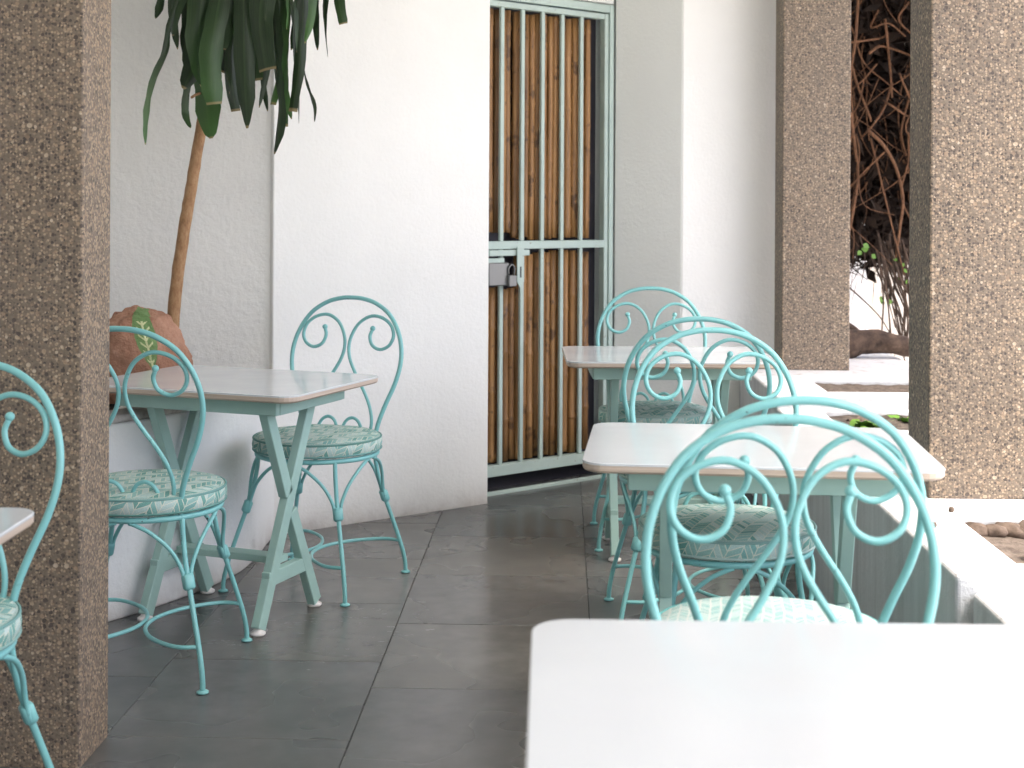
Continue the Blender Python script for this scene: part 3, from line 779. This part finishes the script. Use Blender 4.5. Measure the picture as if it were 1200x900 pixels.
# ---------------------------------------------------------------- chairs
def make_chair():
    rt = empty('cafe_chair'); PT = 'chair_paint'
    RZ = .452; RR = .208
    m = MB(); m.tube([(RR * math.cos(a), RR * math.sin(a), RZ) for a in [i * math.pi / 8 for i in range(16)]], .0085, 8, 3, True); m.build('seat_ring', PT, rt, True)
    # cushion
    def yb(z): return .148 + .105 * max(0, (z - .45) / .55) ** 1.1
    n = 40; prof = [(.195, .4605), (.214, .463), (.2225, .471), (.2250, .488), (.2225, .505), (.213, .5135), (.19, .5195), (.15, .524), (.10, .5265), (.05, .5275), (.002, .528)]
    v = []; uv = []; f = []
    for i, (r, z) in enumerate(prof):
        for k in range(n + 1):
            a = 2 * math.pi * k / n; w_ = 1 + .012 * mnoise.noise(Vector((math.cos(a) * 2, math.sin(a) * 2, z * 10)))
            x, y = r * w_ * math.cos(a), r * w_ * math.sin(a)
            v.append((x, y, z + (.003 * mnoise.noise(Vector((x * 9, y * 9, 1))) if i > 5 else 0)))
            uv.append((x, y) if i >= 5 else (a * .22 + 2, z + .213 - .5135))
    for i in range(len(prof) - 1):
        for k in range(n): a = i * (n + 1) + k; f.append((a, a + 1, a + n + 2, a + n + 1))
    f.append(tuple(range(n - 1, -1, -1)))
    cu = obj('cushion', mesh('cushion', v, f, True, uv), 'fabric_brick', rt)
    for z, r in ((.4695, .2215), (.508, .2205)):
        m = MB(); m.tube([(r * math.cos(a), r * math.sin(a), z) for a in [i * math.pi / 10 for i in range(20)]], .0035, 6, 2, True); m.build('piping', 'fabric_brick', cu, True)
    # legs
    for q, a0 in enumerate((45, 135, 225, 315)):
        a = R(a0); ca, sa = math.cos(a), math.sin(a)
        pr = [(.208, .452), (.214, .40), (.228, .335), (.250, .27), (.283, .18), (.312, .095), (.325, .04), (.327, .004)]
        m = MB(); m.tube([(r * ca, r * sa, z) for r, z in pr], .0076, 8, 4); lg = m.build('leg', PT, rt, True)
        m = MB(); m.lathe([(.009, 0), (.0165, .002), (.0165, .006), (.009, .010)], 12, (.327 * ca, .327 * sa, 0)); m.build('foot_pad', PT, lg, True)
        m = MB(); m.bar((.2385 * ca, .2385 * sa, .303), (.2535 * ca, .2535 * sa, .262), .031, .027, (ca, sa, 0), .006); m.build('collar', PT, lg, True)
        for s in (-1, 1):
            b1 = a + s * R(40); pts = []
            for t, rr, z in ((.06, .247, .268), (.09, .236, .315), (.28, .226, .372), (.60, .216, .418), (.86, .209, .438), (1.0, .206, .445)):
                b = a + s * R(40) * t; pts.append((rr * math.cos(b), rr * math.sin(b), z))
            m = MB(); m.tube(pts, .006, 8, 4); m.build('brace', PT, lg, True)
    # stretchers: a bow on each side, front leg to back leg, bulging in to the middle
    for s in (-1, 1):
        z = .118; e = .302 * .7071
        pts = [(s * e, -e, z), (s * .15, -.215, z), (s * .07, -.155, z), (s * .022, -.075, z), (s * .008, 0, z), (s * .022, .075, z), (s * .07, .155, z), (s * .15, .215, z), (s * e, e, z)]
        m = MB(); m.tube(pts, .006, 8, 4); m.build('stretcher', PT, rt, True)
    # back hoop
    zb = lambda z: z if z < .52 else .52 + (z - .52) * .936
    hp = [(.148, .452), (.150, .49), (.160, .545), (.183, .615), (.210, .685), (.2255, .755), (.2235, .82), (.203, .885), (.163, .945), (.105, .985), (.05, 1.002)]
    hp = [(u * .972, z) for u, z in hp]
    pts = [(-u, yb(z), zb(z)) for u, z in hp] + [(0, yb(1.006), zb(1.006))] + [(u, yb(z), zb(z)) for u, z in reversed(hp)]
    m = MB(); m.tube(pts, .0080, 10, 4); m.build('back_hoop', PT, rt, True)
    sc = [(.112, .452), (.124, .50), (.127, .55), (.112, .605), (.083, .66), (.045, .72), (.017, .775), (.0085, .825), (.018, .87), (.044, .913), (.088, .938), (.134, .931), (.170, .903),
          (.182, .864), (.168, .829), (.135, .813), (.102, .827), (.089, .860), (.096, .886)]
    sc = [(u, z) for u, z in sc]
    for s in (-1, 1):
        m = MB(); m.tube([(s * u, yb(z) - .001, zb(z)) for u, z in sc], .0063, 8, 4); so_ = m.build('scroll', PT, rt, True)
        m = MB(); m.ball((s * .0970, yb(.891) - .001, zb(.891)), .0100, 10); m.build('knob', PT, so_, True)
    for s in (-1, 1):
        cu_ = [(.004, .455), (.008, .50), (.022, .537), (.046, .551), (.070, .542), (.085, .518), (.084, .500)]
        m = MB(); m.tube([(s * u, yb(z) + .004, z) for u, z in cu_], .0060, 8, 4); co_ = m.build('lower_curl', PT, rt, True)
        m = MB(); m.ball((s * .084, yb(.497) + .004, .497), .009, 8); m.build('knob', PT, co_, True)
    return rt
chair0 = make_chair()
chs = [((.548, 3.60), 1.0, 'fabric_brick', 'turquoise scroll-back chair between the two tables nearest the columns, facing the column-side table'),
       ((.493, 2.69), 182.0, 'fabric_herringbone', 'turquoise scroll-back chair with fine herringbone cushion beside the near planter block'),
       ((.424, 1.965), -1.0, 'fabric_brick', 'turquoise scroll-back chair tucked under the bare table by the low ledge'),
       ((.560, 4.50), 180.0, 'fabric_brick', 'turquoise scroll-back chair with its back to the middle table, facing the end wall table'),
       ((.572, 5.64), -1.0, 'fabric_brick', 'turquoise scroll-back chair between the end wall and its white table, by the gate'),
       ((-.672, 4.945), -21.0, 'fabric_brick', 'turquoise scroll-back chair with its back against the smooth white wall'),
       ((-1.035, 4.05), 176.0, 'fabric_brick', 'turquoise scroll-back chair between the floor standing pillar and the plant bed table'),
       ((-1.17, 2.72), -11.0, 'fabric_brick', 'turquoise scroll-back chair backed up to the floor standing pebbledash pillar')]
for i, ((x, y), rz, fab, lab) in enumerate(chs):
    t = chair0 if i == 0 else copy_tree(chair0)
    t.location = (x, y, 0); t.rotation_euler = (0, 0, R(rz))
    tag(t, lab, 'chair', 'turquoise scroll-back wire chairs')
    if fab != 'fabric_brick':
        for ch in t.children:
            if ch.name.startswith('cushion'):
                for k in [ch] + list(ch.children):
                    k.data = k.data.copy(); k.data.materials[0] = M[fab]

# ---------------------------------------------------------------- beyond the columns
log = MB(); log.tube([(0, 0, 0), (.25, .02, .015), (.5, 0, -.04), (.66, -.03, -.075)], .085, 12, 6, rend=.008)
for i, v in enumerate(log.v): log.v[i] = v + Vector((0, 1, 1)) * .02 * mnoise.noise(v * 14)
o = log.build('log', 'log_bark', None, True, (1.62, 7.24, .618), -.05); tag(o, 'dark weathered log lying on the planter behind the far column', 'log')

def wall2(name, x0, x1, y, z1, mat, label, th=.2):
    m = MB(); m.box(x0, x1, y, y + th, -.065, z1); o = m.build(name, mat); bev(o, .01, 1); tag(o, label, 'wall')
wall2('garden_wall', 1.9, 2.56, 10.2, 3.2, 'garden_white', 'bright white garden wall glimpsed beyond the hanging vine')
wall2('garden_pier', 2.565, 5.5, 10.3, 3.2, 'garden_cream', 'cream garden wall next to the bright white one beyond the vine')

vine = empty('hanging_vine', (2.2, 8.2, 0)); VO = Vector((2.2, 8.2, 0)); rv = random.Random(11)
# dense dead thatch
tv = []; tf = []
for k in range(34000):
    c0 = Vector((rv.uniform(1.55, 3.3), rv.uniform(8.0, 9.1), 0)); zlo = 1.02 + .16 * mnoise.noise(Vector((c0.x * 3, c0.y * 3, 0))) + rv.random() ** 3 * .1
    c0.z = rv.uniform(zlo, 3.0)
    d = Vector((rv.gauss(0, 1), rv.gauss(0, 1), rv.gauss(0, .8) - .4)).normalized(); thin = rv.random() < .72; ln = rv.uniform(.12, .34) if thin else rv.uniform(.08, .2); sd = d.orthogonal().normalized() * (rv.uniform(.003, .007) if thin else rv.uniform(.015, .04))
    k0 = len(tv); a = c0 - VO
    tv += [a, a + d * ln * .5 + sd, a + d * ln, a + d * ln * .5 - sd]; tf.append((k0, k0 + 1, k0 + 2, k0 + 3))
o = obj('thatch', mesh('thatch', tv, tf), 'dead_leaf', vine); o['kind'] = 'stuff'
def vpx(px, py, d): return P3(px, py, d) - VO
stems = [([(1005, -20), (1002, 40), (996, 90), (1000, 140)], .012), ([(992, 48), (1015, 45), (1032, 42), (1040, 36)], .010), ([(1018, 60), (1030, 52), (1048, 56), (1075, 66)], .012),
         ([(1036, 20), (1040, 55), (1043, 85), (1045, 112)], .011), ([(996, 70), (1005, 100), (1018, 132), (1020, 140)], .011), ([(1045, 95), (1035, 125), (1022, 145), (1008, 160)], .010),
         ([(1032, 115), (1045, 122), (1060, 132), (1080, 142)], .010), ([(1016, 150), (1035, 168), (1050, 195), (1058, 230), (1055, 262), (1050, 300)], .015),
         ([(996, 130), (1001, 165), (1005, 205), (1000, 245), (994, 275)], .015), ([(1068, 100), (1056, 150), (1062, 180)], .010), ([(1020, 160), (1030, 200), (1040, 240), (1060, 320)], .009),
         ([(1028, 10), (1020, 30), (1040, 25), (1060, 40)], .009), ([(1064, 0), (1052, 20), (1070, 40)], .009)]
for k, (pp, r) in enumerate(stems):
    d = 7.86 + .08 * rv.random()
    m = MB(); m.tube([vpx(x, y, d - .05 * math.sin(i * 1.7 + k)) for i, (x, y) in enumerate(pp)], r * .75, 7, 6, rend=r * .45); m.build('stem', 'stem_bark', vine, True)
for k in range(130):
    x = rv.uniform(1.6, 3.2); z = rv.uniform(1.4, 2.95); y = rv.uniform(7.86, 8.15); pts = [Vector((x, y, z))]
    d = Vector((rv.uniform(-.6, .6), rv.uniform(-.1, .1), -1))
    for i in range(4):
        d = d + Vector((rv.uniform(-.6, .6), rv.uniform(-.15, .15), rv.uniform(-.2, .3))); pts.append(pts[-1] + d.normalized() * rv.uniform(.10, .2))
    r = rv.uniform(.002, .007)
    m = MB(); m.tube([q - VO for q in pts], r, 6, 4, rend=r * .5); m.build('stem', 'stem_bark', vine, True)
# thin trailing twigs below the thatch
twigs = [([(1008, 275), (1014, 300), (1010, 330)], .004), ([(1018, 290), (1035, 330), (1052, 370), (1062, 425)], .006), ([(1030, 290), (1045, 340), (1060, 385)], .006),
         ([(1035, 280), (1052, 330), (1070, 372)], .007), ([(1045, 290), (1058, 330), (1072, 350)], .008), ([(996, 335), (1015, 352), (1034, 372), (1050, 400)], .005),
         ([(1040, 280), (1050, 310), (1048, 345), (1058, 380)], .007), ([(1052, 285), (1062, 330), (1058, 400), (1064, 428)], .006), ([(1024, 300), (1040, 350), (1046, 395), (1052, 426)], .004),
         ([(1060, 290), (1066, 340), (1070, 400)], .008), ([(1038, 395), (1046, 405), (1060, 415)], .004), ([(1034, 425), (1040, 405), (1048, 388)], .004), ([(1055, 300), (1048, 330), (1062, 362), (1056, 395)], .005), ([(1048, 372), (1056, 392), (1068, 398)], .005)]
for k in range(26):
    x0 = rv.uniform(1022, 1068); y0 = rv.uniform(265, 300); pp = [(x0, y0)]
    for i in range(3): pp.append((pp[-1][0] + rv.uniform(-3, 16), pp[-1][1] + rv.uniform(22, 52)))
    twigs.append((pp, rv.uniform(.003, .007)))
for k, (pp, r) in enumerate(twigs):
    m = MB(); m.tube([vpx(x, y, 7.9 + .06 * math.sin(i + k)) for i, (x, y) in enumerate(pp)], r, 6, 5, rend=r * .55); m.build('twig', 'log_bark', vine, True)
m = MB(); m.tube([vpx(x, y, 7.75) for x, y in ((985, 374), (1002, 384), (1014, 396), (1022, 412))], .020, 8, 6, rend=.014); m.build('stem', 'log_bark', vine, True)
m = MB(); m.tube([vpx(x, y, 7.8) for x, y in ((990, 390), (1002, 402), (1012, 412))], .008, 8, 6); m.build('stem', 'log_bark', vine, True)
def vleaf(px, py, d, ln, k):
    c0 = vpx(px, py, d); r = random.Random(k); dr = Vector((r.uniform(-1, 1), r.uniform(-.5, .2), r.uniform(-.9, .3))).normalized(); sd = dr.cross(Vector((.2, -1, .3))).normalized()
    v = []; 
    for t, ww in ((0, .05), (.3, .42), (.6, .4), (1, .02)):
        q = c0 + dr * ln * t; v += [q - sd * ln * ww, q + Vector((0, .1 * ln * ww, 0)), q + sd * ln * ww]
    obj('leaf', mesh('vine_leaf', v, [(i * 3 + j, i * 3 + j + 1, i * 3 + j + 4, i * 3 + j + 3) for i in range(3) for j in range(2)], True), 'weed', vine)
for k, (x, y, ln) in enumerate(((1012, 284, .06), (1018, 290, .06), (1022, 296, .05), (1010, 292, .05), (1036, 346, .06), (1040, 352, .05), (1032, 350, .05), (1063, 314, .05), (1060, 306, .04), (1055, 322, .03), (1048, 300, .04), (1064, 330, .04))):
    vleaf(x, y, 7.85, ln * .65, k)
tag(vine, 'tangled brown hanging vine with dead thatch between the two columns', 'vine')
